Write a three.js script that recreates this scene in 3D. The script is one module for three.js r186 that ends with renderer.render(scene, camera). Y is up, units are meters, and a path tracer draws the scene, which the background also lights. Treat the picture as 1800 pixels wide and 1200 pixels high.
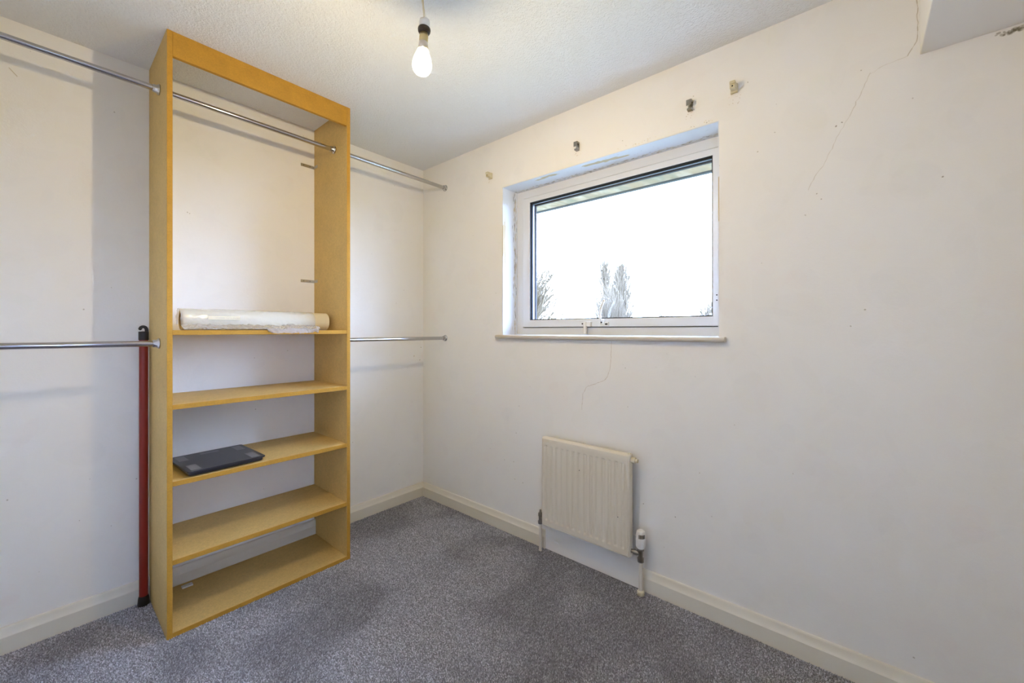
import * as THREE from 'three';
import { RoundedBoxGeometry } from 'three/addons/geometries/RoundedBoxGeometry.js';
import { mergeGeometries, mergeVertices, toCreasedNormals } from 'three/addons/utils/BufferGeometryUtils.js';

// ---------------------------------------------------------------- camera, sky, exposure
const scene = new THREE.Scene();
const renderer = new THREE.WebGLRenderer({ antialias: true });
renderer.toneMapping = THREE.LinearToneMapping;
renderer.toneMappingExposure = 42;
renderer.shadowMap.enabled = true;

const ROOM_X = 2.78, ROOM_Z = 2.1, ROOM_Y = 2.35;
const camera = new THREE.PerspectiveCamera(2 * Math.atan(600 / 711.55) * 180 / Math.PI, 1.5, 0.05, 300);
camera.position.set(2.402, 1.192, 1.812);
camera.lookAt(2.402 - 0.65085, 1.192, 1.812 - 0.75921);
camera.setViewOffset(1800, 1200, 0, 19.5, 1800, 1200);

scene.background = new THREE.Color().setRGB(0.73, 1.0, 1.62);   // even overcast sky
scene.backgroundIntensity = 0.545;

const BULB = { x: 1.376, y: 2.026, z: 1.04, candela: 0.0450, color: [1.0, 0.80, 0.425] };

const LANDING_WINDOW = [1.44, 1.94, 1.05, 1.62];

// ---------------------------------------------------------------- helpers
let seed = 20231;
const rnd = () => { seed = (seed * 1664525 + 1013904223) >>> 0; return seed / 4294967296; };
const rr = (a, b) => a + (b - a) * rnd();
const used = new Map();
function numbered(name) { const n = used.get(name) ?? 0; used.set(name, n + 1); return n ? name + '_' + String(n).padStart(3, '0') : name; }
function mesh(name, geo, mat, parent) {
  const m = new THREE.Mesh(geo, mat); m.name = parent ? name : numbered(name);
  m.castShadow = m.receiveShadow = true; (parent ?? scene).add(m); return m;
}
function tag(o, label, category, group) { o.userData.label = label; o.userData.category = category; if (group) o.userData.group = group; return o; }
function struct(o, label) { o.userData.kind = 'structure'; if (label) { o.userData.label = label; } return o; }
function thing(name, label, category, pos = [0, 0, 0], group) {
  const g = new THREE.Group(); g.name = numbered(name); g.position.set(...pos); scene.add(g);
  return label ? tag(g, label, category, group) : g;
}
const T = (g, x, y, z) => { g.translate(x, y, z); return g; };
const merge = (list) => { const l = list.map((g) => { const n = g.index ? g.toNonIndexed() : g; for (const k of Object.keys(n.attributes)) if (!['position', 'normal', 'uv'].includes(k)) n.deleteAttribute(k); return n; }); return l.length === 1 ? l[0] : mergeGeometries(l, false); };
// axis-aligned box from two corners, chamfered when r > 0
function box(x0, x1, y0, y1, z0, z1, r = 0) {
  const w = x1 - x0, h = y1 - y0, d = z1 - z0;
  const g = r > 0 ? new RoundedBoxGeometry(w, h, d, 2, Math.min(r, w / 2.01, h / 2.01, d / 2.01)) : new THREE.BoxGeometry(w, h, d);
  return T(g, (x0 + x1) / 2, (y0 + y1) / 2, (z0 + z1) / 2);
}
// uv in metres, taken from the two axes across the face normal
function metreUV(g, s = 1) {
  const p = g.attributes.position, n = g.attributes.normal, uv = new Float32Array(p.count * 2);
  for (let i = 0; i < p.count; i++) {
    const ax = Math.abs(n.getX(i)), ay = Math.abs(n.getY(i)), az = Math.abs(n.getZ(i));
    let a, b;
    if (ay >= ax && ay >= az) { a = p.getX(i); b = p.getZ(i); } else if (ax >= az) { a = p.getZ(i); b = p.getY(i); } else { a = p.getX(i); b = p.getY(i); }
    uv[2 * i] = a / s; uv[2 * i + 1] = b / s;
  }
  g.setAttribute('uv', new THREE.BufferAttribute(uv, 2)); return g;
}
function lathe(pts, seg = 32) { return new THREE.LatheGeometry(pts.map(([r, y]) => new THREE.Vector2(r, y)), seg); }
function tubePath(pts, r, seg = 24, rad = 10) { return new THREE.TubeGeometry(new THREE.CatmullRomCurve3(pts.map((p) => new THREE.Vector3(...p))), seg, r, rad, false); }
// rectangular ring in the xy plane: outer rect, border widths, z range
function ring(x0, x1, y0, y1, w, z0, z1, bevel = 0.0015) {
  const [l, r, t, b] = Array.isArray(w) ? w : [w, w, w, w];
  const s = new THREE.Shape([[x0, y0], [x1, y0], [x1, y1], [x0, y1]].map((p) => new THREE.Vector2(...p)));
  s.holes.push(new THREE.Path([[x0 + l, y0 + b], [x0 + l, y1 - t], [x1 - r, y1 - t], [x1 - r, y0 + b]].map((p) => new THREE.Vector2(...p))));
  const g = new THREE.ExtrudeGeometry(s, { depth: z1 - z0 - 2 * bevel, bevelEnabled: bevel > 0, bevelSize: bevel, bevelThickness: bevel, bevelOffset: -bevel, bevelSegments: 2 });
  return T(g, 0, 0, z0 + bevel);
}
// tileable value noise
function noiseGrid(n, s) { let q = s >>> 0; const r = () => { q = (q * 1664525 + 1013904223) >>> 0; return q / 4294967296; }; return Float32Array.from({ length: n * n }, r); }
function tileNoise(grid, n, u, v) {
  const x = u * n, y = v * n, ix = Math.floor(x), iy = Math.floor(y), fx = x - ix, fy = y - iy, sx = fx * fx * (3 - 2 * fx), sy = fy * fy * (3 - 2 * fy);
  const at = (a, b) => grid[((b % n + n) % n) * n + ((a % n + n) % n)];
  return (at(ix, iy) * (1 - sx) + at(ix + 1, iy) * sx) * (1 - sy) + (at(ix, iy + 1) * (1 - sx) + at(ix + 1, iy + 1) * sx) * sy;
}
function dataTexture(size, f, srgb, repeat = 1) {
  const d = new Uint8Array(size * size * 4);
  for (let y = 0; y < size; y++) for (let x = 0; x < size; x++) {
    const c = f(x / size, y / size), i = (y * size + x) * 4;
    const [r, g, b] = Array.isArray(c) ? c : [c, c, c];
    d[i] = Math.max(0, Math.min(255, r * 255)); d[i + 1] = Math.max(0, Math.min(255, g * 255)); d[i + 2] = Math.max(0, Math.min(255, b * 255)); d[i + 3] = 255;
  }
  const t = new THREE.DataTexture(d, size, size); t.wrapS = t.wrapT = THREE.RepeatWrapping; t.magFilter = THREE.LinearFilter; t.minFilter = THREE.LinearMipmapLinearFilter; t.generateMipmaps = true;
  if (srgb) t.colorSpace = THREE.SRGBColorSpace; t.repeat.set(repeat, repeat); t.needsUpdate = true; return t;
}
function canvasTexture(w, h, draw) {
  const c = document.createElement('canvas'); c.width = w; c.height = h; const g = c.getContext('2d'); draw(g, w, h);
  const t = new THREE.CanvasTexture(c); t.colorSpace = THREE.SRGBColorSpace; t.wrapS = t.wrapT = THREE.RepeatWrapping; t.anisotropy = 8; return t;
}
const fbm = (seeds, freqs, amps) => { const gs = freqs.map((n, i) => noiseGrid(n, seeds + i * 977)); const sum = amps.reduce((a, b) => a + b); return (u, v) => freqs.reduce((a, n, i) => a + amps[i] * tileNoise(gs[i], n, u, v), 0) / sum; };

// ---------------------------------------------------------------- materials
const std = (o) => new THREE.MeshStandardMaterial(o);
const phys = (o) => new THREE.MeshPhysicalMaterial(o);
const lin = (r, g, b) => new THREE.Color().setRGB(r, g, b);

const rollerN = fbm(11, [24, 64, 160], [0.3, 0.5, 0.5]);
const rollerBump = dataTexture(512, (u, v) => rollerN(u, v), false);          // 0.5 m tile of roller-painted plaster
const stippleN = fbm(71, [110, 190, 320], [0.8, 0.7, 0.5]);
const stippleBump = dataTexture(1024, (u, v) => { const s = stippleN(u, v); return Math.max(0, Math.min(1, (s - 0.38) * 3.2)); }, false);   // 0.8 m tile of stippled plaster
const mdfFine = fbm(131, [9, 60, 256], [0.2, 0.25, 0.6]);
const mdfMap = dataTexture(512, (u, v) => { const k = 0.96 + 0.08 * (mdfFine(u, v) - 0.5) * 2; return [0.860 * k, 0.728 * k, 0.455 * k]; }, true);
const mdfEdgeN = fbm(171, [8, 64, 256], [0.4, 0.4, 0.5]);
const mdfEdgeMap = dataTexture(256, (u, v) => { const k = 0.96 + 0.10 * (mdfEdgeN(u, v) - 0.5) * 2; return [0.745 * k, 0.550 * k, 0.180 * k]; }, true);

function tex(t, metres) { const c = t.clone(); c.repeat.set(1 / metres, 1 / metres); c.needsUpdate = true; return c; }
const M = {
  mdf: std({ map: tex(mdfMap, 0.6), roughness: 0.62 }),
  mdfEdge: std({ map: tex(mdfEdgeMap, 0.25), roughness: 0.8 }),
  ceiling: std({ color: lin(0.80, 0.81, 0.82), roughness: 0.95, bumpMap: tex(stippleBump, 0.8), bumpScale: 0.0014 }),
  wallPlain: std({ color: lin(0.86, 0.845, 0.82), roughness: 0.88, bumpMap: tex(rollerBump, 0.5), bumpScale: 0.00025 }),
  gloss: std({ color: lin(0.78, 0.735, 0.63), roughness: 0.38 }),                   // yellowed gloss paint on the skirting
  sillPaint: std({ color: lin(0.60, 0.55, 0.47), roughness: 0.45 }),              // older, greyer paint on the window board
  radiator: std({ color: lin(0.74, 0.68, 0.57), roughness: 0.42 }),
  upvc: std({ color: lin(0.74, 0.755, 0.775), roughness: 0.32 }),
  rubber: std({ color: lin(0.012, 0.014, 0.02), roughness: 0.7 }),
  spacer: std({ color: lin(0.45, 0.46, 0.48), roughness: 0.45, metalness: 0.6 }),
  chrome: std({ color: lin(0.50, 0.50, 0.52), roughness: 0.12, metalness: 1 }),
  chromeDark: std({ color: lin(0.30, 0.29, 0.28), roughness: 0.34, metalness: 1 }),
  steel: std({ color: lin(0.50, 0.49, 0.46), roughness: 0.35, metalness: 1 }),
  whitePlastic: std({ color: lin(0.78, 0.77, 0.74), roughness: 0.4 }),
  creamPlastic: std({ color: lin(0.66, 0.60, 0.44), roughness: 0.45 }),
  brownPlastic: std({ color: lin(0.035, 0.022, 0.012), roughness: 0.4 }),
  red: std({ color: lin(0.23, 0.016, 0.010), roughness: 0.36 }),
  black: std({ color: lin(0.010, 0.010, 0.014), roughness: 0.45 }),
  dark: std({ color: lin(0.02, 0.018, 0.016), roughness: 0.8 }),
  glass: phys({ color: lin(1, 1, 1), roughness: 0, transmission: 1, thickness: 0, ior: 1.5 }),
};

// painted wall with its own marks: canvas spans width x height metres, y up
function wallMaterial(width, height, draw) {
  const W = Math.round(2000 * width / Math.max(width, height)), H = Math.round(2000 * height / Math.max(width, height));
  const t = canvasTexture(W, H, (g) => {
    g.fillStyle = 'rgb(239,237,233)'; g.fillRect(0, 0, W, H);
    const px = W / width, X = (x) => x * px, Y = (y) => H - y * px;
    for (let i = 0; i < 900; i++) { g.fillStyle = `rgba(${rnd() < 0.5 ? '214,206,190' : '240,238,236'},${rr(0.01, 0.03)})`; g.beginPath(); g.ellipse(rnd() * W, rnd() * H, rr(6, 70), rr(6, 50), rnd() * 3, 0, 7); g.fill(); }
    const line = (pts, w, color) => { g.strokeStyle = color; g.lineWidth = w * px; g.lineJoin = 'round'; g.beginPath(); pts.forEach(([x, y], i) => (i ? g.lineTo(X(x), Y(y)) : g.moveTo(X(x), Y(y)))); g.stroke(); };
    const crack = (pts, w, color) => {                     // wandering hairline between the given points
      for (let i = 0; i + 1 < pts.length; i++) {
        let [x0, y0] = pts[i]; const [x1, y1] = pts[i + 1], n = Math.max(2, Math.round(Math.hypot(x1 - x0, y1 - y0) / 0.012));
        for (let k = 1; k <= n; k++) { const x = pts[i][0] + (x1 - pts[i][0]) * k / n + (k < n ? rr(-0.0022, 0.0022) : 0), y = pts[i][1] + (y1 - pts[i][1]) * k / n + (k < n ? rr(-0.0022, 0.0022) : 0); line([[x0, y0], [x, y]], w * rr(0.6, 1.3), color); x0 = x; y0 = y; }
      }
    };
    const spot = (x, y, r, color, squash = 1) => { g.fillStyle = color; g.beginPath(); g.ellipse(X(x), Y(y), r * px, r * px * squash, rnd() * 3, 0, 7); g.fill(); };
    draw({ g, line, crack, spot, px, X, Y });
  });
  t.repeat.set(1 / width, 1 / height);
  return std({ map: t, roughness: 0.88, bumpMap: tex(rollerBump, 0.5), bumpScale: 0.00025 });
}
const backWall = wallMaterial(ROOM_X, ROOM_Y, ({ crack, spot, line }) => {
  crack([[2.431, 2.056], [2.409, 2.002], [2.387, 1.952], [2.349, 1.876], [2.31, 1.788], [2.281, 1.744]], 0.0011, 'rgba(165,150,128,0.55)');
  crack([[2.281, 1.744], [2.262, 1.70]], 0.0015, 'rgba(165,150,130,0.5)');
  crack([[2.541, 2.35], [2.543, 2.13], [2.541, 2.11], [2.52, 2.072]], 0.0015, 'rgba(160,146,120,0.7)');
  crack([[2.52, 2.072], [2.473, 2.067], [2.431, 2.052]], 0.0009, 'rgba(175,160,140,0.5)');
  crack([[1.487, 1.14], [1.483, 1.05], [1.478, 0.998], [1.465, 0.965], [1.44, 0.942], [1.378, 0.917], [1.345, 0.90], [1.329, 0.872], [1.322, 0.784]], 0.0016, 'rgba(190,174,156,0.8)');
  for (const [x, y, r] of [[2.341, 1.906, 0.006], [2.357, 1.914, 0.005], [2.30, 1.66, 0.004], [2.287, 1.682, 0.004], [2.598, 1.666, 0.005], [0.862, 0.421, 0.005], [0.931, 0.314, 0.005], [1.647, 0.393, 0.005], [1.791, 0.375, 0.005], [0.72, 1.42, 0.004], [0.70, 1.35, 0.003], [2.07, 2.168, 0.004], [1.33, 0.615, 0.003]]) spot(x, y, r * 0.5, 'rgba(125,112,96,0.7)', 0.7);
  for (let i = 0; i < 60; i++) spot(rr(0.05, 2.75), rr(0.12, 2.3), rr(0.001, 0.0028), 'rgba(150,140,122,0.55)', rr(0.4, 1));
  // chipped paint and filler along the head of the window opening
  for (let i = 0; i < 40; i++) spot(rr(1.5, 1.95), 2.058 + rr(0, 0.012), rr(0.0008, 0.003), i % 3 ? 'rgba(222,206,178,0.7)' : 'rgba(160,140,112,0.5)', rr(0.3, 0.8));
  // black mould where the bulkhead meets the wall
  for (let i = 0; i < 90; i++) { const k = rnd(); spot(2.70 + 0.08 * Math.sqrt(k) + rr(-0.01, 0.01), 2.056 - Math.abs(rr(-0.012, 0.012)), rr(0.0015, 0.006), `rgba(70,62,44,${rr(0.1, 0.35)})`, rr(0.5, 1)); }
  for (const x of [0.678, 1.298, 1.855, 2.023]) for (let i = 0; i < 10; i++) spot(x + rr(-0.022, 0.022), 2.125 + rr(-0.028, 0.008), rr(0.0008, 0.0026), 'rgba(165,145,115,0.55)', rr(0.4, 1));
});
const leftWall = wallMaterial(ROOM_Z, ROOM_Y, ({ spot, line }) => {
  line([[2.237, 1.85], [2.217, 1.826]].map(([a, b]) => [a - 0.35, b + 0.32]), 0.002, 'rgba(170,150,120,0.65)');
  for (let i = 0; i < 50; i++) spot(rr(0.03, 2.05), rr(0.15, 2.3), rr(0.001, 0.003), 'rgba(150,140,122,0.5)', rr(0.4, 1));
  for (const [z, y] of [[0.03, 0.98], [0.08, 1.01], [0.02, 1.07]]) spot(z, y, 0.004, 'rgba(150,130,100,0.7)', 0.6);
});
leftWall.map.repeat.set(1 / ROOM_Z, 1 / ROOM_Y);

// ---------------------------------------------------------------- room shell
const carpetN = fbm(301, [7, 31, 128, 512], [0.35, 0.3, 0.4, 0.9]);
const carpetMap = dataTexture(1024, (u, v) => { const k = carpetN(u, v); const c = 0.34 + 0.30 * k; return [c, c * 0.985, c * 1.03]; }, true);
struct(mesh('floor', metreUV(box(-0.3, 4.1, -0.2, 0, -0.3, ROOM_Z + 0.2)), std({ map: tex(carpetMap, 0.8), roughness: 1 })), 'grey fitted carpet floor');
struct(mesh('ceiling', metreUV(box(-0.3, 4.1, ROOM_Y, ROOM_Y + 0.2, -0.3, ROOM_Z + 0.2)), M.ceiling), 'white stippled ceiling');
struct(mesh('wall_left', metreUV(box(-0.25, 0, 0, ROOM_Y, -0.3, ROOM_Z)), leftWall), 'white painted wall behind the shelving');
struct(mesh('wall_front', metreUV(box(-0.25, 4.0, 0, ROOM_Y, ROOM_Z, ROOM_Z + 0.1)), M.wallPlain), 'plain white painted wall');
const DZ0 = 1.22, DZ1 = 1.98, DY = 1.98, LX = 3.9;           // open doorway beside the camera and the daylit landing beyond it
struct(mesh('wall_right', metreUV(merge([box(ROOM_X, ROOM_X + 0.1, 0, ROOM_Y, -0.3, DZ0), box(ROOM_X, ROOM_X + 0.1, 0, ROOM_Y, DZ1, ROOM_Z), box(ROOM_X, ROOM_X + 0.1, DY, ROOM_Y, DZ0, DZ1)])), M.wallPlain), 'plain white painted wall with the open doorway');
{
  const d = thing('door_1'); struct(d, 'white door lining of the open doorway');
  const X0 = ROOM_X - 0.005, X1 = ROOM_X + 0.105;
  for (const g of [box(X0, X1, 0, DY, DZ0, DZ0 + 0.025, 0.002), box(X0, X1, 0, DY, DZ1 - 0.025, DZ1, 0.002), box(X0, X1, DY - 0.025, DY, DZ0 + 0.025, DZ1 - 0.025, 0.002)]) mesh('lining_board', g, M.gloss, d);
  const [wz0, wz1, wy0, wy1] = LANDING_WINDOW;
  struct(mesh('wall_landing', metreUV(merge([box(ROOM_X + 0.1, LX, 0, ROOM_Y, 0.0, 0.1),
    box(LX, LX + 0.2, 0, ROOM_Y, 0, wz0), box(LX, LX + 0.2, 0, ROOM_Y, wz1, ROOM_Z), box(LX, LX + 0.2, 0, wy0, wz0, wz1), box(LX, LX + 0.2, wy1, ROOM_Y, wz0, wz1)])), M.wallPlain), 'white landing walls beyond the doorway');
  const w2 = thing('window_2'); struct(w2, 'landing window beyond the doorway');
  mesh('frame', ring(wz0, wz1, wy0, wy1, 0.06, -LX - 0.16, -LX - 0.10, 0.002).rotateY(-Math.PI / 2), M.upvc, w2);
  mesh('glass_pane', box(LX + 0.128, LX + 0.131, wy0 + 0.06, wy1 - 0.06, wz0 + 0.06, wz1 - 0.06), M.glass, w2);
}
const OX0 = 0.772, OX1 = 1.967, OY0 = 1.15, OY1 = 2.053, FZ = -0.14;
struct(mesh('wall_back', metreUV(merge([
  box(0, OX0, 0, ROOM_Y, -0.3, 0), box(OX1, ROOM_X, 0, ROOM_Y, FZ + 0.02, 0), box(2.04, ROOM_X, 0, ROOM_Y, -0.3, FZ + 0.02),
  box(OX0, OX1, OY1, ROOM_Y, -0.3, 0), box(OX1, 2.04, OY1, ROOM_Y, -0.3, FZ + 0.02), box(OX0, OX1, 0, OY0 - 0.008, -0.3, 0), box(OX1, 2.04, 0, OY0 - 0.008, -0.3, FZ + 0.02),
])), backWall), 'cream white painted wall with the window and cracks');
struct(mesh('ceiling_bulkhead', metreUV(box(2.548, ROOM_X, 2.062, ROOM_Y, 0, ROOM_Z, 0.003)), M.wallPlain), 'boxed in white bulkhead under the ceiling');

// skirting: flat face with a sloping moulded top
function skirting(len) {
  const s = new THREE.Shape(); s.moveTo(0, 0); s.lineTo(0.018, 0); s.lineTo(0.018, 0.063); s.lineTo(0.0165, 0.066); s.bezierCurveTo(0.012, 0.074, 0.010, 0.082, 0.008, 0.092); s.lineTo(0.006, 0.096); s.lineTo(0, 0.097); s.lineTo(0, 0);
  return new THREE.ExtrudeGeometry(s, { depth: len, bevelEnabled: false, curveSegments: 5 });
}
struct(mesh('baseboard_left', skirting(ROOM_Z), M.gloss), 'cream gloss skirting board');
const sk = (x0, x1) => { const g = skirting(x1 - x0); g.rotateY(-Math.PI / 2); g.scale(1, 1, 1); T(g, x1, 0, 0); return g; };
// rotateY(-90): profile depth x -> z, extrusion z -> -x
struct(mesh('baseboard_back', merge([sk(0.018, 1.10), sk(1.64, ROOM_X)]), M.gloss), 'cream gloss skirting board broken behind the radiator');
struct(mesh('trim_1', box(1.10, 1.64, 0, 0.24, 0, 0.012, 0.002), M.wallPlain), 'white painted boarding behind the radiator');

// ---------------------------------------------------------------- window
const revealMap = canvasTexture(1024, 256, (g, W, H) => {      // u along the head, v from frame (top) to room (bottom)
  g.fillStyle = 'rgb(226,228,232)'; g.fillRect(0, 0, W, H);
  const blob = (x, y, r, c, k = 0.5) => { g.fillStyle = c; g.beginPath(); for (let i = 0; i <= 14; i++) { const a = i / 14 * 6.283, q = r * rr(0.6, 1.2); g.lineTo(x + Math.cos(a) * q, y + Math.sin(a) * q * k); } g.fill(); };
  for (const [x, y, r] of [[230, 190, 40], [270, 205, 46], [300, 190, 30], [520, 175, 55], [570, 165, 60], [620, 150, 50], [480, 190, 34]]) blob(x, y, r, 'rgb(206,188,154)', 0.45);
  for (let i = 0; i < 420; i++) blob(rnd() * W, 28 + 30 * Math.sin(i * 0.7) * rnd() + rr(0, 26), rr(2, 9), i % 4 ? 'rgba(196,178,142,0.8)' : 'rgba(96,90,78,0.75)', 0.4);
  for (let i = 0; i < 60; i++) blob(rnd() * W, rnd() * H, rr(1, 5), 'rgba(170,165,160,0.5)');
});
const revealMat = std({ map: revealMap, roughness: 0.7 });
const win = thing('window_1'); struct(win, 'white plastic top hung window with dirty peeling reveal');
{
  const uvBox = (x0, x1, y0, y1, z0, z1, f) => { const g = box(x0, x1, y0, y1, z0, z1); const p = g.attributes.position, uv = g.attributes.uv; for (let i = 0; i < p.count; i++) uv.setXY(i, ...f(p.getX(i), p.getY(i), p.getZ(i))); return g; };
  mesh('reveal_lining', uvBox(OX0, OX1, OY1 - 0.004, OY1, FZ, -0.001, (x, y, z) => [(x - OX0) / 1.2, -z / 0.14]), revealMat, win).userData.label = 'white window head with peeling paint';
  mesh('reveal_lining', uvBox(OX0, OX0 + 0.004, 1.165, OY1 - 0.004, FZ, -0.001, (x, y, z) => [(y - 1.1) / 2.4, 0.15 + 0.85 * -z / 0.14]), revealMat, win);
  mesh('reveal_lining', uvBox(OX1 - 0.004, OX1, 1.165, OY1 - 0.004, FZ + 0.02, -0.001, (x, y, z) => [(y - 1.1) / 2.4, 0.15 + 0.85 * -z / 0.14]), revealMat, win);
  mesh('frame', ring(OX0, 2.03, 1.165, OY1, [0.050, 0.052, 0.050, 0.043], -0.205, -0.138, 0.002), M.upvc, win);
  mesh('frame_stop', ring(OX0 + 0.03, 2.02, 1.185, OY1 - 0.03, [0.046, 0.06, 0.046, 0.046], -0.204, -0.186, 0.001), M.upvc, win);
  mesh('seal', ring(OX0 + 0.047, 1.985, 1.204, OY1 - 0.047, [0.010, 0.010, 0.010, 0.010], -0.166, -0.150, 0), M.rubber, win);
  const sash = mesh('sash', merge([ring(0.8265, 1.974, 1.2115, 1.9985, [0.0565, 0.065, 0.031, 0.0435], -0.150, -0.126, 0.004), ring(0.832, 1.968, 1.217, 1.993, [0.051, 0.059, 0.0255, 0.038], -0.185, -0.150, 0)]), M.upvc, win);
  mesh('gasket', ring(0.882, 1.911, 1.253, 1.969, [0.008, 0.004, 0.009, 0.004], -0.148, -0.140, 0), M.rubber, sash);
  mesh('glazing_bead', ring(0.8825, 1.9095, 1.2545, 1.968, [0.002, 0.0035, 0.002, 0.0045], -0.139, -0.1285, 0), M.rubber, sash);
  mesh('spacer_bar', ring(0.882, 1.911, 1.253, 1.969, [0.007, 0.004, 0.006, 0.003], -0.166, -0.152, 0), M.spacer, sash);
  mesh('outer_gasket', ring(0.882, 1.911, 1.253, 1.969, [0.012, 0.005, 0.014, 0.004], -0.182, -0.168, 0), M.rubber, sash);
  mesh('glass_pane', box(0.883, 1.910, 1.254, 1.968, -0.1515, -0.1485), M.glass, sash);
  // window board with a rounded nose
  // the nose runs past the opening; the part inside the opening lies between the reveals
  const nose = new THREE.Shape(); nose.moveTo(0.0005, 0); nose.lineTo(0.018, 0); nose.absarc(0.018, 0.011, 0.011, -Math.PI / 2, Math.PI / 2); nose.lineTo(0.0005, 0.022);
  const ng = new THREE.ExtrudeGeometry(nose, { depth: 1.252, bevelEnabled: true, bevelSize: 0.002, bevelThickness: 0.003, bevelOffset: -0.002, curveSegments: 8 }); ng.rotateY(-Math.PI / 2); T(ng, 1.990, 1.143, 0);
  mesh('window_sill', merge([ng, box(OX0 + 0.001, OX1 - 0.001, 1.143, 1.165, -0.136, 0.001)]), M.sillPaint, win);
  // espagnolette handle
  const h = mesh('handle', merge([box(1.362, 1.410, 1.214, 1.236, -0.126, -0.116, 0.004), box(1.362, 1.386, 1.222, 1.252, -0.126, -0.110, 0.006),
    tubePath([[1.371, 1.240, -0.106], [1.371, 1.272, -0.098], [1.380, 1.310, -0.094], [1.398, 1.345, -0.090]], 0.0065, 20, 10), T(new THREE.SphereGeometry(0.0068, 12, 8), 1.398, 1.345, -0.090)]), M.whitePlastic, sash);
  for (const [x, y] of [[1.374, 1.234], [1.396, 1.225], [1.402, 1.225]]) mesh('screw', T(new THREE.CylinderGeometry(0.0042, 0.0042, 0.003, 12).rotateX(Math.PI / 2), x, y, x < 1.38 ? -0.1085 : -0.1145), M.dark, h);
  const c = mesh('catch', merge([box(1.262, 1.280, 1.172, 1.240, -0.128, -0.112, 0.004), box(1.282, 1.310, 1.214, 1.240, -0.126, -0.108, 0.003)]), M.whitePlastic, sash);
  mesh('screw', T(new THREE.CylinderGeometry(0.004, 0.004, 0.003, 12).rotateX(Math.PI / 2), 1.250, 1.228, -0.125), M.dark, c);
  for (const y of [1.348, 1.325]) mesh('screw', T(new THREE.CylinderGeometry(0.003, 0.003, 0.003, 10).rotateX(Math.PI / 2), 1.9275, y, -0.125), M.dark, sash);
}

// ---------------------------------------------------------------- shelving unit
const UX = 0.386, UZ0 = 0.757, UZ1 = 1.495, TH = 0.018;
const shelving = thing('shelving_unit', 'tall open shelving unit of raw ochre fibreboard standing against the wall', 'shelving', [0, 0, (UZ0 + UZ1) / 2]);
{
  const zc = (UZ0 + UZ1) / 2, face = (g) => { T(g, 0, 0, -zc); return metreUV(g); };
  function panel(z0) {
    const s = new THREE.Shape([[0.02, 0], [UX - 0.002, 0], [UX - 0.002, ROOM_Y], [0.0005, ROOM_Y], [0.0005, 0.10], [0.02, 0.10]].map((p) => new THREE.Vector2(...p)));
    const g = new THREE.ExtrudeGeometry(s, { depth: TH - 0.002, bevelEnabled: true, bevelSize: 0.001, bevelThickness: 0.001, bevelOffset: -0.001, bevelSegments: 1 });
    return face(T(g, 0, 0, z0 + 0.001));
  }
  const edge = (g) => { T(g, 0, 0, -zc); return metreUV(g); };
  for (const z0 of [UZ1 - TH, UZ0]) {
    const p = mesh('side_panel', panel(z0), M.mdf, shelving);
    mesh('cut_edge', edge(box(UX - 0.002, UX, 0, ROOM_Y, z0 + 0.0004, z0 + TH - 0.0004, 0.0008)), M.mdfEdge, p);
  }
  const a = UZ0 + TH, b = UZ1 - TH;
  mesh('header_board', face(box(UX - TH, UX - 0.001, 2.254, ROOM_Y, a, b, 0.001)), M.mdfEdge, shelving);
  for (const top of [1.193, 0.903, 0.605, 0.300]) {
    const sh = mesh('shelf', face(box(0.0005, UX - 0.004, top - 0.019, top, a, b, 0.0008)), M.mdf, shelving);
    mesh('cut_edge', edge(box(UX - 0.004, UX - 0.002, top - 0.0188, top - 0.0002, a, b, 0.0006)), M.mdfEdge, sh);
  }
  const base = mesh('shelf', face(box(0.021, UX - 0.004, 0.001, 0.019, a, b, 0.0008)), M.mdf, shelving);
  mesh('cut_edge', edge(box(UX - 0.004, UX - 0.002, 0.001, 0.0188, a, b, 0.0006)), M.mdfEdge, base);
  // steel angle brackets between the right panel and the wall
  for (const y of [2.133, 1.474]) {
    const br = mesh('angle_bracket', merge([box(0.0005, 0.003, y - 0.008, y + 0.008, a, a + 0.075, 0.0006), box(0.0005, 0.045, y - 0.008, y + 0.008, a, a + 0.0025, 0.0006)]).translate(0, 0, -zc), M.steel, shelving);
    for (const z of [0.025, 0.060]) mesh('screw', T(new THREE.CylinderGeometry(0.0035, 0.0035, 0.002, 12).rotateZ(Math.PI / 2), 0.0038, y, a + z - zc), M.chromeDark, br);
  }
  mesh('packing_block', box(0.050, 0.074, 0.019, 0.025, 1.352, 1.392, 0.001).translate(0, 0, -zc), M.whitePlastic, shelving).userData.label = 'small white plastic packing block';
}

// ---------------------------------------------------------------- clothes rails
function rail(y, z0, z1, label, group) {
  const t = thing('clothes_rail', label, 'clothes rail', [0.247, y, z0], group), L = z1 - z0;
  mesh('tube', new THREE.CylinderGeometry(0.0115, 0.0115, L - 0.006, 32, 1, true).rotateX(Math.PI / 2).translate(0, 0, L / 2), M.chrome, t);
  const fl = () => lathe([[0.0001, 0], [0.021, 0], [0.0215, 0.003], [0.020, 0.006], [0.0155, 0.009], [0.0145, 0.021], [0.013, 0.022], [0.0118, 0.022]], 32);
  mesh('end_flange', fl().rotateX(Math.PI / 2), M.chrome, t);
  mesh('end_flange', fl().rotateX(-Math.PI / 2).translate(0, 0, L), M.chrome, t);
  return t;
}
rail(2.167, UZ1 + 0.0005, ROOM_Z - 0.0005, 'upper chrome clothes rail above the red pole', 'chrome clothes rails');
rail(2.167, UZ0 + TH + 0.0005, UZ1 - TH - 0.0005, 'chrome clothes rail inside the shelving unit', 'chrome clothes rails');
rail(2.167, 0.0005, UZ0 - 0.0005, 'upper chrome clothes rail between shelving and window wall', 'chrome clothes rails');
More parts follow.
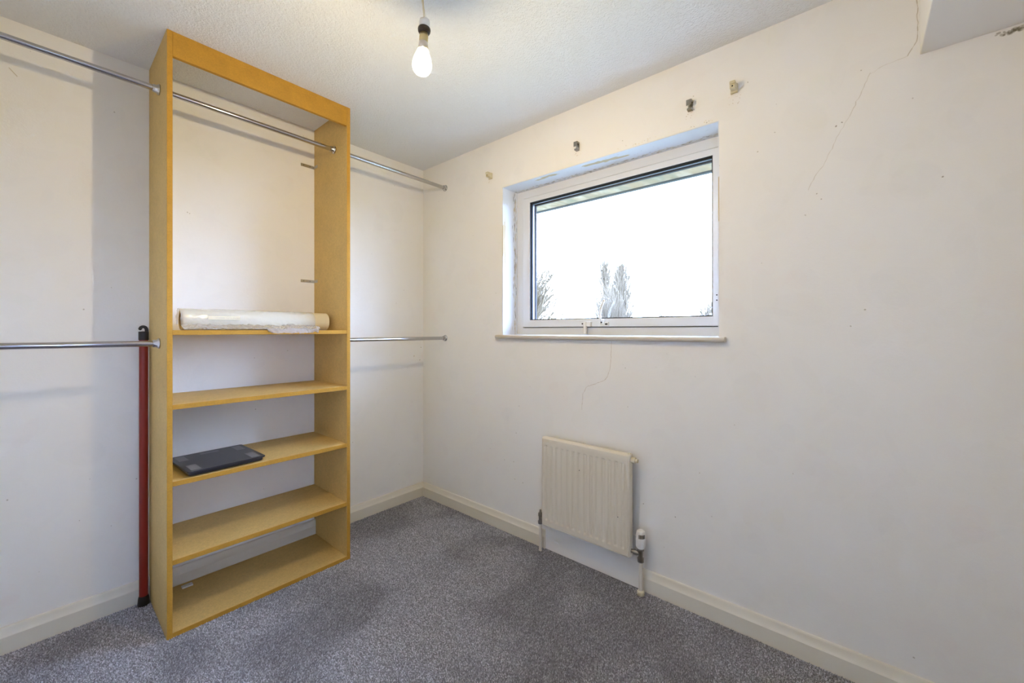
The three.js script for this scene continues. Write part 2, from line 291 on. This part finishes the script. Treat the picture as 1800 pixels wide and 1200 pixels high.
rail(1.139, UZ1 + 0.0005, ROOM_Z - 0.0005, 'lower chrome clothes rail crossing in front of the red pole', 'chrome clothes rails');
rail(1.139, 0.0005, UZ0 - 0.0005, 'lower chrome clothes rail between shelving and window wall', 'chrome clothes rails');

// ---------------------------------------------------------------- red pole
{
  const t = thing('pole', 'red tubular pole with black hook cap leaning beside the shelving unit', 'pole', [0.042, 0, 1.5185]);
  mesh('shaft', new THREE.CylinderGeometry(0.0150, 0.0150, 1.14, 28).translate(0, 0.60, 0), M.red, t);
  mesh('foot', lathe([[0.0001, 0], [0.020, 0], [0.0205, 0.006], [0.0185, 0.030], [0.0165, 0.040], [0.0152, 0.042]], 28), M.black, t);
  const cap = lathe([[0.0155, 1.150], [0.0170, 1.152], [0.0172, 1.184], [0.0165, 1.187], [0.0001, 1.188]], 28);
  const hook = tubePath([[0, 1.180, -0.0095], [0, 1.196, -0.0095], [0, 1.205, -0.0055], [0, 1.208, 0.002], [0, 1.2045, 0.0085], [0, 1.199, 0.011]], 0.0064, 24, 10);
  mesh('hook_cap', merge([cap, hook, T(new THREE.SphereGeometry(0.0064, 10, 8), 0, 1.199, 0.011)]), M.black, t).userData.label = 'black plastic cap with an open hook';
}

// ---------------------------------------------------------------- paper roll in plastic on the eye-level shelf
{
  const R = 0.0455, z0 = 0.800, z1 = 1.420, y0 = 1.1932;
  const t = thing('wrapped_roll', 'cream roll of lining material in clear plastic on the eye level shelf', 'roll', [0.20, y0, (z0 + z1) / 2]);
  const zc = (z0 + z1) / 2;
  const rollMap = canvasTexture(1024, 512, (g, W, H) => {
    g.fillStyle = 'rgb(222,210,176)'; g.fillRect(0, 0, W, H);
    for (let i = 0; i < 500; i++) { g.fillStyle = `rgba(${rnd() < 0.5 ? '205,192,155' : '232,222,192'},0.12)`; g.fillRect(rnd() * W, rnd() * H, rr(20, 160), rr(1, 3)); }
  });
  const rollMat = std({ map: rollMap, roughness: 0.6 });
  const prof = [[0.030, -(z1 - z0) / 2], [R - 0.0015, -(z1 - z0) / 2], [R, -(z1 - z0) / 2 + 0.002], [R, (z1 - z0) / 2 - 0.002], [R - 0.0015, (z1 - z0) / 2], [0.030, (z1 - z0) / 2]];
  mesh('roll', toCreasedNormals(lathe(prof, 48), 0.6).rotateX(Math.PI / 2).translate(0, R, 0), rollMat, t);
  mesh('card_core', toCreasedNormals(lathe([[0.026, -0.308], [0.0299, -0.308], [0.0299, 0.309], [0.026, 0.309], [0.026, -0.308]], 36), 0.6).rotateX(Math.PI / 2).translate(0, R, 0), std({ color: lin(0.30, 0.19, 0.09), roughness: 0.9 }), t);
  // crumpled film: hugs the roll, then spills off the front onto the shelf and over its edge
  const NU = 70, NV = 150, pos = [], uv = [], idx = [];
  const n1 = fbm(511, [9, 29, 61], [1, 0.9, 0.7]), n2 = fbm(611, [7, 22, 53], [1, 1.0, 0.8]);
  const yF = UX - 0.20;                       // shelf front edge relative to the roll axis
  for (let j = 0; j <= NV; j++) for (let i = 0; i <= NU; i++) {
    const u = i / NU, v = j / NV; const z = 0.875 + (1.428 - 0.875) * v - zc;
    let x, y; const cr = (n1(u * 0.9, v) - 0.5), cr2 = n2(u, v * 0.95) - 0.5;
    if (u < 0.62) {                           // round the back, over the top and down the front
      const a = THREE.MathUtils.lerp(3.6, -0.55, u / 0.62), q = R + 0.0022 + Math.max(0, cr + 0.1) * 0.004;
      x = Math.cos(a) * q; y = R + Math.sin(a) * q;
    } else {                                  // loose apron
      const k = (u - 0.62) / 0.38, over = THREE.MathUtils.smoothstep(v, 0.02, 0.1) * (1 - THREE.MathUtils.smoothstep(v, 0.42, 0.75));
      const sx = Math.cos(-0.55) * (R + 0.003), sy = R + Math.sin(-0.55) * (R + 0.003), reach = THREE.MathUtils.lerp(0.104, yF + 0.014, over);
      x = THREE.MathUtils.lerp(sx, reach, Math.min(1, k * 1.25)) + cr2 * 0.018 * k; y = Math.max(0.0025, sy * Math.pow(1 - k, 1.3) + 0.018 * Math.abs(cr) * 2 + 0.016 * Math.max(0, cr2));
      if (x > yF + 0.003) y -= over * THREE.MathUtils.smoothstep(k, 0.80, 1) * (0.018 + 0.012 * cr2);
    }
    pos.push(x, y, z + cr * 0.006); uv.push(v, u);
  }
  for (let j = 0; j < NV; j++) for (let i = 0; i < NU; i++) { const a = j * (NU + 1) + i; idx.push(a, a + 1, a + NU + 1, a + 1, a + NU + 2, a + NU + 1); }
  const g = new THREE.BufferGeometry(); g.setAttribute('position', new THREE.Float32BufferAttribute(pos, 3)); g.setAttribute('uv', new THREE.Float32BufferAttribute(uv, 2)); g.setIndex(idx); g.computeVertexNormals();
  const film = phys({ color: lin(0.90, 0.91, 0.93), roughness: 0.2, transmission: 0.72, thickness: 0, ior: 1.45, side: THREE.DoubleSide });
  mesh('plastic_film', g, film, t).userData.label = 'crumpled clear plastic film';
  // small smudged print on the film front
  const print = std({ map: canvasTexture(256, 64, (c, W, H) => { c.fillStyle = 'rgb(214,207,186)'; c.fillRect(0, 0, W, H); c.fillStyle = 'rgb(140,132,124)'; for (const [x0, x1] of [[60, 128], [140, 186], [198, 248]]) for (let x = x0; x < x1; x += rr(5, 9)) c.fillRect(x, rr(26, 32), rr(2, 4), rr(6, 14)); }), roughness: 0.5, side: THREE.DoubleSide });
  const lp = [], lu = [], li = [];
  for (let i = 0; i <= 8; i++) for (let j = 0; j <= 6; j++) { const a = THREE.MathUtils.lerp(0.02, 0.34, i / 8), q = R + 0.0052; lp.push(Math.cos(a) * q, R + Math.sin(a) * q, THREE.MathUtils.lerp(1.335, 1.215, j / 6) - zc); lu.push(j / 6, i / 8); }
  for (let i = 0; i < 8; i++) for (let j = 0; j < 6; j++) { const a = i * 7 + j; li.push(a, a + 1, a + 7, a + 1, a + 8, a + 7); }
  const lg = new THREE.BufferGeometry(); lg.setAttribute('position', new THREE.Float32BufferAttribute(lp, 3)); lg.setAttribute('uv', new THREE.Float32BufferAttribute(lu, 2)); lg.setIndex(li); lg.computeVertexNormals();
  mesh('printed_label', lg, print, t).userData.label = 'pale label strip with faint dark print';
}

// ---------------------------------------------------------------- bathroom scale
{
  const t = thing('bathroom_scale', 'flat black digital bathroom scale with four grey foot pads on a shelf', 'scale', [0.232, 0.6055, 1.297]);
  t.rotation.y = 0.05;
  const W = 0.292, D = 0.284;                     // along x and z
  const rs = (w, d, r) => { const s = new THREE.Shape(); s.moveTo(-w / 2 + r, -d / 2); s.lineTo(w / 2 - r, -d / 2); s.absarc(w / 2 - r, -d / 2 + r, r, -Math.PI / 2, 0); s.lineTo(w / 2, d / 2 - r); s.absarc(w / 2 - r, d / 2 - r, r, 0, Math.PI / 2); s.lineTo(-w / 2 + r, d / 2); s.absarc(-w / 2 + r, d / 2 - r, r, Math.PI / 2, Math.PI); s.lineTo(-w / 2, -d / 2 + r); s.absarc(-w / 2 + r, -d / 2 + r, r, Math.PI, 1.5 * Math.PI); return s; };
  const slab = (w, d, r, y0, y1, bev) => { const g = new THREE.ExtrudeGeometry(rs(w, d, r), { depth: y1 - y0 - 2 * bev, bevelEnabled: true, bevelSize: bev, bevelThickness: bev, bevelOffset: -bev, bevelSegments: 3, curveSegments: 6 }); g.rotateX(-Math.PI / 2); return T(g, 0, y0 + bev, 0); };
  mesh('body', slab(W - 0.012, D - 0.012, 0.016, 0.004, 0.018, 0.004), M.black, t);
  mesh('glass_top', slab(W, D, 0.012, 0.0175, 0.0235, 0.0015), std({ color: lin(0.022, 0.023, 0.033), roughness: 0.34 }), t).userData.label = 'dark tinted glass platform';
  const pad = std({ color: lin(0.22, 0.22, 0.225), roughness: 0.6 });
  for (const [x, z] of [[-0.085, 0.108], [0.085, 0.108], [-0.085, -0.108], [0.085, -0.108]]) mesh('foot_pad', box(x - 0.042, x + 0.042, 0.0235, 0.0242, z - 0.017, z + 0.017, 0.0003), pad, t);
  mesh('display', box(-0.122, -0.090, 0.0235, 0.0240, -0.036, 0.036, 0.0002), std({ color: lin(0.075, 0.078, 0.09), roughness: 0.3 }), t);
  for (const [x, z] of [[-0.11, 0.105], [0.11, 0.105], [-0.11, -0.105], [0.11, -0.105]]) mesh('foot', T(new THREE.CylinderGeometry(0.012, 0.012, 0.004, 20), x, 0.002, z), std({ color: lin(0.55, 0.55, 0.55), roughness: 0.6 }), t);
}

// ---------------------------------------------------------------- radiator
{
  const X0 = 1.118, X1 = 1.612, Y0 = 0.158, Y1 = 0.625, ZF = 0.074, ZB = 0.040;
  const t = thing('radiator', 'cream steel panel radiator with vertical flutes below the window', 'radiator', [(X0 + X1) / 2, 0, 0.055]);
  const cx = (X0 + X1) / 2, cz = 0.055;
  const w = X1 - X0, N = 14, per = 16, NX = N * per + 20, NY = 60, pos = [], idx = [];
  const xs = []; const m = 0.016, pitch = (w - 2 * m) / N;
  for (let i = 0; i <= 6; i++) xs.push(X0 + m * Math.pow(i / 6, 1.6));
  for (let i = 1; i <= N * per; i++) xs.push(X0 + m + (w - 2 * m) * i / (N * per));
  for (let i = 1; i <= 16; i++) xs.push(X1 - m * (1 - i / 16));
  const ys = []; for (let i = 0; i <= 14; i++) ys.push(Y0 + 0.014 * i / 14);
  const inner = [0.172, 0.178, 0.184, 0.188, 0.191, 0.194, 0.197, 0.200, 0.204, 0.208, 0.214, 0.23, 0.3, 0.4, 0.5, 0.555, 0.570, 0.576, 0.5785, 0.581, 0.583, 0.585, 0.587, 0.590, 0.595, 0.601, 0.606];
  for (const y of inner) if (y > ys[ys.length - 1] + 0.0005) ys.push(y);
  for (let i = 0; i <= 6; i++) { const y = Y1 - 0.014 * Math.pow(1 - i / 6, 1.6); if (y > ys[ys.length - 1] + 0.0005) ys.push(y); }
  const sm = THREE.MathUtils.smoothstep;
  const depthAt = (x, y) => {
    const e = Math.min(x - X0, X1 - x, 0.014), f = Math.min(y - Y0, Y1 - y, 0.014);
    const round = 0.006 * (Math.pow(1 - e / 0.014, 4) + Math.pow(1 - f / 0.014, 4));
    const ph = ((x - X0 - m) / pitch) % 1, inPress = sm(y, 0.189, 0.199) * (1 - sm(y, 0.581, 0.586));
    const flute = x > X0 + m && x < X1 - m ? sm(ph, 0.20, 0.36) * (1 - sm(ph, 0.64, 0.80)) : 0;
    const seam = Math.max(sm(y, Y0 + 0.004, Y0 + 0.0055) * (1 - sm(y, Y0 + 0.0065, Y0 + 0.008)), sm(X1 - x, 0.004, 0.0055) * (1 - sm(X1 - x, 0.0065, 0.008)));   // rolled edge seam
    return ZF - Math.min(round, 0.012) - 0.0062 * flute * inPress - 0.0025 * seam;
  };
  for (const y of ys) for (const x of xs) pos.push(x - cx, y, depthAt(x, y) - cz);
  const nx = xs.length, ny = ys.length;
  for (let j = 0; j + 1 < ny; j++) for (let i = 0; i + 1 < nx; i++) { const a = j * nx + i; idx.push(a, a + 1, a + nx, a + 1, a + nx + 1, a + nx); }
  // folded edge back to the seam
  const rim = []; for (let i = 0; i < nx; i++) rim.push(i); for (let j = 1; j < ny; j++) rim.push(j * nx + nx - 1); for (let i = nx - 2; i >= 0; i--) rim.push((ny - 1) * nx + i); for (let j = ny - 2; j > 0; j--) rim.push(j * nx);
  const b0 = pos.length / 3; for (const r of rim) pos.push(pos[3 * r], pos[3 * r + 1], ZB - cz);
  for (let k = 0; k < rim.length; k++) { const k2 = (k + 1) % rim.length; idx.push(rim[k], b0 + k, rim[k2], rim[k2], b0 + k, b0 + k2); }
  const g = new THREE.BufferGeometry(); g.setAttribute('position', new THREE.Float32BufferAttribute(pos, 3)); g.setIndex(idx);
  const front = toCreasedNormals(g, 0.7);
  mesh('front_panel', front, M.radiator, t);
  mesh('back_panel', box(X0 + 0.012, X1 - 0.012, Y0 + 0.004, Y1 - 0.004, 0.030, ZB + 0.002, 0.003).translate(-cx, 0, -cz), M.radiator, t);
  for (const x of [X0 + 0.09, X1 - 0.09]) mesh('wall_bracket', box(x - 0.012, x + 0.012, Y0 + 0.05, Y1 - 0.05, 0.0125, 0.030, 0.001).translate(-cx, 0, -cz), M.radiator, t);
  for (const [x, y] of [[1.347, 0.497], [1.556, 0.33]]) mesh('chip', T(new THREE.CylinderGeometry(0.0022, 0.0022, 0.0006, 10).rotateX(Math.PI / 2), x - cx, y, depthAt(x, y) + 0.0003 - cz), M.dark, t).userData.label = 'dark paint chip';
  // air vent boss and plug at the top corner
  mesh('air_vent', merge([new THREE.CylinderGeometry(0.013, 0.013, 0.022, 20).rotateZ(Math.PI / 2).translate(X1 + 0.008, 0.600, 0.050), new THREE.CylinderGeometry(0.008, 0.009, 0.012, 8).rotateZ(Math.PI / 2).translate(X1 + 0.024, 0.600, 0.050), box(X1 - 0.016, X1 - 0.004, Y1 - 0.0005, Y1 + 0.004, 0.045, 0.058, 0.001)]).translate(-cx, 0, -cz), M.creamPlastic, t);
  // lockshield side
  const pipeMat = std({ color: lin(0.72, 0.68, 0.60), roughness: 0.4 });
  const lx = 1.092, lz = 0.048;
  mesh('pipe', new THREE.CylinderGeometry(0.0078, 0.0078, 0.152, 18).translate(lx - cx, 0.076, lz - cz), pipeMat, t);
  const lock = mesh('lockshield_valve', merge([lathe([[0.0001, 0.148], [0.0125, 0.148], [0.0130, 0.162], [0.0090, 0.166], [0.0095, 0.186], [0.0120, 0.190], [0.0115, 0.204], [0.0065, 0.208], [0.0050, 0.222], [0.0001, 0.223]], 16).translate(lx, 0, lz), new THREE.CylinderGeometry(0.009, 0.009, X0 + 0.004 - lx, 14).rotateZ(Math.PI / 2).translate((lx + X0 + 0.004) / 2, 0.178, lz)]).translate(-cx, 0, -cz), M.chromeDark, t);
  lock.userData.label = 'tarnished chrome lockshield valve';
  // thermostatic side
  const tx = 1.656, tz = 0.052;
  mesh('pipe', new THREE.CylinderGeometry(0.0082, 0.0082, 0.160, 18).translate(tx - cx, 0.080, tz - cz), pipeMat, t);
  mesh('pipe_collar', lathe([[0.0085, 0.004], [0.0165, 0.004], [0.0165, 0.018], [0.0130, 0.023], [0.0085, 0.024]], 20).translate(tx - cx, 0, tz - cz), M.creamPlastic, t);
  const valve = mesh('thermostatic_valve', merge([lathe([[0.0001, 0.152], [0.0140, 0.152], [0.0145, 0.170], [0.0100, 0.174], [0.0110, 0.200], [0.0150, 0.204], [0.0150, 0.216], [0.0001, 0.217]], 18).translate(tx, 0, tz), new THREE.CylinderGeometry(0.0115, 0.0115, 0.018, 6).rotateZ(Math.PI / 2).translate(tx - 0.022, 0.186, tz), new THREE.CylinderGeometry(0.0085, 0.0085, tx - X1 + 0.004, 14).rotateZ(Math.PI / 2).translate((tx + X1 - 0.004) / 2, 0.186, tz)]).translate(-cx, 0, -cz), M.chromeDark, t);
  valve.userData.label = 'chrome radiator valve body';
  mesh('valve_head', toCreasedNormals(lathe([[0.0001, 0.214], [0.0170, 0.214], [0.0205, 0.222], [0.0210, 0.255], [0.0195, 0.258], [0.0198, 0.276], [0.0175, 0.290], [0.0120, 0.294], [0.0001, 0.295]], 36), 0.5).translate(tx - cx, 0, tz - cz), M.whitePlastic, valve);
  for (let k = 0; k < 6; k++) { const a = 0.05 + k * 0.26; const s = box(-0.0016, 0.0016, 0.262, 0.279, 0.0192, 0.0206, 0.0003); s.rotateY(a); mesh('grip_slot', T(s, tx - cx, 0, tz - cz), M.dark, valve); }
}

// ---------------------------------------------------------------- curtain track brackets
function plasticBracket(x, y, label) {
  const t = thing('curtain_bracket', label, 'bracket', [x, y, 0]);
  mesh('block', merge([box(-0.013, 0.013, -0.018, 0.018, 0.0005, 0.010, 0.002), box(-0.010, 0.010, -0.010, 0.018, 0.008, 0.036, 0.002), box(-0.010, 0.010, 0.006, 0.018, 0.030, 0.040, 0.002)]), M.creamPlastic, t);
  mesh('screw', T(new THREE.CylinderGeometry(0.0028, 0.0028, 0.0015, 12).rotateX(Math.PI / 2), 0, -0.002, 0.0368), M.dark, t);
}
function metalBracket(x, y, label) {
  const t = thing('curtain_bracket', label, 'bracket', [x, y, 0]);
  mesh('plate', box(-0.010, 0.010, -0.022, 0.020, 0.0005, 0.003, 0.0008), M.steel, t);
  mesh('clip', merge([box(-0.011, 0.011, 0.010, 0.020, 0.002, 0.026, 0.001), box(-0.011, 0.011, -0.004, 0.012, 0.023, 0.026, 0.001), box(-0.009, 0.009, -0.022, -0.014, 0.002, 0.022, 0.001)]), M.chromeDark, t);
  mesh('screw', T(new THREE.CylinderGeometry(0.004, 0.004, 0.002, 12).rotateX(Math.PI / 2), 0, -0.009, 0.004), M.steel, t);
}
plasticBracket(0.678, 2.141, 'cream plastic curtain track bracket nearest the clothes rails');
metalBracket(1.298, 2.140, 'metal curtain track bracket over the middle of the window');
metalBracket(1.855, 2.149, 'metal curtain track bracket over the window corner beside a plastic one');
plasticBracket(2.023, 2.157, 'cream plastic curtain track bracket beyond the window, nearest the bulkhead');

// ---------------------------------------------------------------- pendant bulb
{
  const t = thing('pendant_light', 'bare lit light bulb hanging from the ceiling on a white cord', 'light', [BULB.x, ROOM_Y, BULB.z]);
  mesh('ceiling_rose', lathe([[0.0001, -0.0005], [0.040, -0.0005], [0.040, -0.006], [0.034, -0.018], [0.012, -0.024], [0.0001, -0.024]], 40), M.whitePlastic, t);
  mesh('cord', tubePath([[0, -0.022, 0], [0.0005, -0.08, 0], [-0.0005, -0.13, 0.0005], [0.003, -0.172, -0.002], [0.005, -0.197, -0.004]], 0.0031, 30, 10), std({ color: lin(0.70, 0.62, 0.45), roughness: 0.5 }), t);
  const tilt = (g) => { g.rotateX(-0.04); g.rotateZ(-0.05); return T(g, 0.0055, -0.194, -0.0042); };   // the fitting hangs a little askew
  mesh('lampholder', tilt(lathe([[0.0001, 0], [0.010, -0.001], [0.0150, -0.005], [0.0165, -0.010], [0.0165, -0.030], [0.0001, -0.030]], 32)), M.whitePlastic, t);
  mesh('shade_ring', tilt(lathe([[0.0001, -0.0295], [0.0185, -0.0295], [0.0195, -0.034], [0.0185, -0.040], [0.0150, -0.046], [0.0001, -0.046]], 32)), M.brownPlastic, t);
  mesh('bulb_cap', tilt(lathe([[0.0001, -0.0455], [0.0130, -0.0455], [0.0130, -0.056], [0.0136, -0.057], [0.0130, -0.058], [0.0132, -0.074], [0.0001, -0.074]], 32)), std({ color: lin(0.62, 0.50, 0.26), roughness: 0.35, metalness: 0.8 }), t);
  mesh('bulb_neck', tilt(lathe([[0.0001, -0.0735], [0.0136, -0.0735], [0.0146, -0.085], [0.0172, -0.098], [0.0001, -0.098]], 32)), std({ color: lin(0.80, 0.72, 0.62), roughness: 0.5 }), t);
  const gp = new THREE.SplineCurve([[0.0174, -0.0982], [0.0200, -0.106], [0.0245, -0.117], [0.0282, -0.129], [0.0300, -0.141], [0.0292, -0.151], [0.0262, -0.160], [0.0205, -0.1675], [0.0110, -0.172], [0.0001, -0.173]].map((p) => new THREE.Vector2(...p))).getPoints(40).map((p) => [Math.max(0.0001, p.x), p.y]);
  mesh('bulb_globe', tilt(lathe(gp, 40)), std({ color: lin(0.9, 0.88, 0.84), roughness: 0.4, emissive: lin(1, 0.90, 0.72), emissiveIntensity: 0.06 }), t);
  mesh('led_module', tilt(lathe([[0.0001, -0.1180], [0.0232, -0.1180], [0.0238, -0.1195], [0.0001, -0.1195]], 32)), M.whitePlastic, t);
  const lamp = new THREE.PointLight(lin(...BULB.color), BULB.candela, 0, 2); lamp.position.set(-0.001, -0.3262, 0.001); lamp.castShadow = true; lamp.shadow.radius = 0.8; t.add(lamp);
}

// ---------------------------------------------------------------- outside
struct(mesh('ground', new THREE.PlaneGeometry(260, 260).rotateX(-Math.PI / 2).translate(-20, -2.8, -60), std({ color: lin(0.07, 0.08, 0.05), roughness: 1 })), 'grass far below the window');
{
  const e = thing('eaves'); struct(e, 'weathered eaves board and gutter outside the window');
  const soffitMap = canvasTexture(1024, 64, (g, W, H) => { g.fillStyle = 'rgb(146,128,100)'; g.fillRect(0, 0, W, H); for (let i = 0; i < 400; i++) { g.fillStyle = ['rgba(140,118,84,0.35)', 'rgba(108,104,82,0.3)', 'rgba(176,160,136,0.3)'][i % 3]; g.beginPath(); g.ellipse(rnd() * W, rnd() * H, rr(4, 34), rr(2, 14), rnd(), 0, 7); g.fill(); } });
  const sg = box(-0.6, 4.0, 2.092, 2.106, -0.640, -0.301); { const p = sg.attributes.position; for (let i = 0; i < p.count; i++) sg.attributes.uv.setXY(i, p.getX(i) / 1.6, p.getZ(i) / 0.4); }
  mesh('soffit_board', sg, std({ map: soffitMap, roughness: 0.8 }), e);
  mesh('fascia_board', box(-0.6, 4.0, 2.080, 2.28, -0.662, -0.640, 0.002), std({ color: lin(0.055, 0.062, 0.055), roughness: 0.6 }), e);
  mesh('roof_slope', box(-0.6, 4.0, 2.60, 2.62, -0.9, 0.9).rotateX(0).translate(0, 0.2, 0), std({ color: lin(0.10, 0.07, 0.06), roughness: 0.9 }), e);
}
// bare winter trees
const bark = std({ color: lin(0.125, 0.096, 0.058), roughness: 0.95 });
const barkWarm = std({ color: lin(0.09, 0.068, 0.04), roughness: 0.95 });
function twig(list, a, b, r0, r1) {             // three-sided tapering stick
  const d = new THREE.Vector3().subVectors(b, a), len = d.length(); if (len < 1e-4) return;
  const g = new THREE.CylinderGeometry(r1, r0, len, 3, 1, true); g.translate(0, len / 2, 0);
  g.applyQuaternion(new THREE.Quaternion().setFromUnitVectors(new THREE.Vector3(0, 1, 0), d.normalize())); g.translate(a.x, a.y, a.z); list.push(g);
}
function grow(list, a, dir, len, r, depth, spread, lift, count) {
  const n = 3; let p = a.clone(), d = dir.clone().normalize();
  for (let i = 0; i < n; i++) {
    d.add(new THREE.Vector3(rr(-0.12, 0.12), rr(-0.05, 0.05) + lift, rr(-0.12, 0.12))).normalize();
    const q = p.clone().addScaledVector(d, len / n); twig(list, p, q, r * (1 - i / n * 0.6), r * (1 - (i + 1) / n * 0.6));
    if (depth > 0) for (let k = 0; k < count; k++) {
      const side = new THREE.Vector3(rr(-1, 1), rr(-0.3, 0.5), rr(-1, 1)).normalize(), nd = d.clone().addScaledVector(side, spread * rr(0.6, 1.2)).normalize();
      grow(list, p.clone().lerp(q, rnd()), nd, len * rr(0.35, 0.6), Math.max(0.020, r * 0.5), depth - 1, spread, lift, count);
    }
    p = q;
  }
}
function poplar(name, label, x, z, height, width, material, branches) {
  const y0 = -2.8, t = thing(name, label, 'tree', [x, y0, z], 'bare trees outside');
  const trunk = [], limbs = [];
  let p = new THREE.Vector3(0, 0, 0); for (let i = 0; i < 10; i++) { const q = new THREE.Vector3(rr(-0.06, 0.06), height * 0.97 * (i + 1) / 10, rr(-0.06, 0.06)); const g = []; twig(g, p, q, 0.17 * (1 - i / 10.5), 0.17 * (1 - (i + 1) / 10.5)); trunk.push(...g); p = q; }
  for (let i = 0; i < branches; i++) {
    const k = Math.pow(rnd(), 0.85), y = height * (0.16 + 0.80 * k), a = rnd() * 6.283, reach = width / 2 * (1 - Math.pow(k, 2.2)) * rr(0.6, 1.05) + 0.12;
    const len = Math.min(reach * 3.2, height - y + 0.3) * rr(0.7, 1.1), dir = new THREE.Vector3(Math.cos(a) * reach, len * 0.9, Math.sin(a) * reach);
    grow(limbs, new THREE.Vector3(0, y * 0.92, 0), dir, Math.max(0.5, len), 0.055, 2, 0.28, 0.05, 1 + (rnd() < 0.4 ? 1 : 0));
  }
  mesh('trunk', merge(trunk), material, t); mesh('branches', merge(limbs), material, t);
}
poplar('poplar_tree', 'tall slender bare poplar tree seen through the window, the taller of the pair', -16.68, -34.52, 12.0, 2.0, bark, 120);
poplar('poplar_tree', 'broad bare poplar tree seen through the window beside the taller one', -19.0, -43.06, 12.9, 2.8, bark, 210);
function spreading(label, x, z, height, radius, n, material) {
  const y0 = -2.8, t = thing('bare_tree', label, 'tree', [x, y0, z], 'bare trees outside'), trunk = [], limbs = [];
  const p = new THREE.Vector3(0, height * 0.42, 0); twig(trunk, new THREE.Vector3(), p, 0.2, 0.13); twig(trunk, p, new THREE.Vector3(0.1, height * 0.7, 0), 0.13, 0.05);
  for (let i = 0; i < n; i++) { const a = i / n * 6.283 * 5 + rnd(), k = rnd(); grow(limbs, new THREE.Vector3(0, height * (0.4 + 0.28 * k), 0), new THREE.Vector3(Math.cos(a), 0.5 + k * 1.0, Math.sin(a)), radius * rr(0.75, 1.1), 0.06, 3, 0.5, 0.05, 1); }
  mesh('trunk', merge(trunk), material, t); mesh('branches', merge(limbs), material, t);
}
spreading('wide bare tree partly hidden by the window frame', -16.4, -21.8, 8.2, 3.0, 150, bark);
spreading('small distant bare tree low in the window corner', -12.5, -54, 9.0, 2.2, 60, bark);
spreading('tiny distant bare tree between poplars and window corner', -19, -57, 7.6, 1.8, 50, barkWarm);
function bush(label, x, z, height, r) {
  const t = thing('bush', label, 'bush', [x, -2.8, z]), limbs = [];
  for (let i = 0; i < 70; i++) { const a = rnd() * 6.283, k = Math.sqrt(rnd()) * r; grow(limbs, new THREE.Vector3(Math.cos(a) * k * 0.6, 0, Math.sin(a) * k * 0.6), new THREE.Vector3(Math.cos(a) * k * 0.12, 1, Math.sin(a) * k * 0.12), height * rr(0.8, 1.0) * (1 - 0.35 * k / r), 0.05, 2, 0.3, 0.02, 2); }
  mesh('branches', merge(limbs), barkWarm, t);
}
bush('dense brown bush at the foot of the poplars', -12.74, -28.67, 6.1, 1.2);

// ---------------------------------------------------------------- carpet pile
{
  const step = 0.0043, jit = 0.0022, blobs = fbm(811, [5, 11, 23], [1, 0.9, 0.6]);
  const tuft = new THREE.ConeGeometry(0.0026, 0.0066, 5, 1, true); tuft.translate(0, 0.0033, 0);
  const pts = [];
  for (let x = 0.021; x < ROOM_X - 0.004; x += step) for (let z = 0.021; z < ROOM_Z - 0.004; z += step) {
    if (x > 0.018 && x < UX && z > UZ0 && z < UZ1) continue;
    pts.push(x + rr(-jit, jit), z + rr(-jit, jit));
  }
  const n = pts.length / 2, im = new THREE.InstancedMesh(tuft, std({ color: 0xffffff, roughness: 1 }), n), o = new THREE.Object3D(), c = new THREE.Color();
  for (let i = 0; i < n; i++) {
    const x = pts[2 * i], z = pts[2 * i + 1], nap = blobs(x / 2.8, z / 2.8);
    o.position.set(x, -0.001, z); o.rotation.set(rr(-0.4, 0.4) + (nap - 0.5) * 1.6, rnd() * 6.28, rr(-0.4, 0.4)); o.scale.set(rr(0.8, 1.25), rr(0.75, 1.15), rr(0.8, 1.25)); o.updateMatrix(); im.setMatrixAt(i, o.matrix);
    const q = rnd(), k = q < 0.30 ? rr(0.20, 0.28) : q < 0.8 ? rr(0.33, 0.45) : rr(0.52, 0.68); const w = (0.76 + 0.38 * THREE.MathUtils.smoothstep(nap, 0.36, 0.62)) * k; c.setRGB(w * 0.98, w * 0.98, w * 1.06); im.setColorAt(i, c);
  }
  im.name = 'carpet_pile'; im.castShadow = im.receiveShadow = true; im.userData = { kind: 'stuff', label: 'flecked grey carpet pile', category: 'carpet' }; scene.add(im);
}

renderer.render(scene, camera);
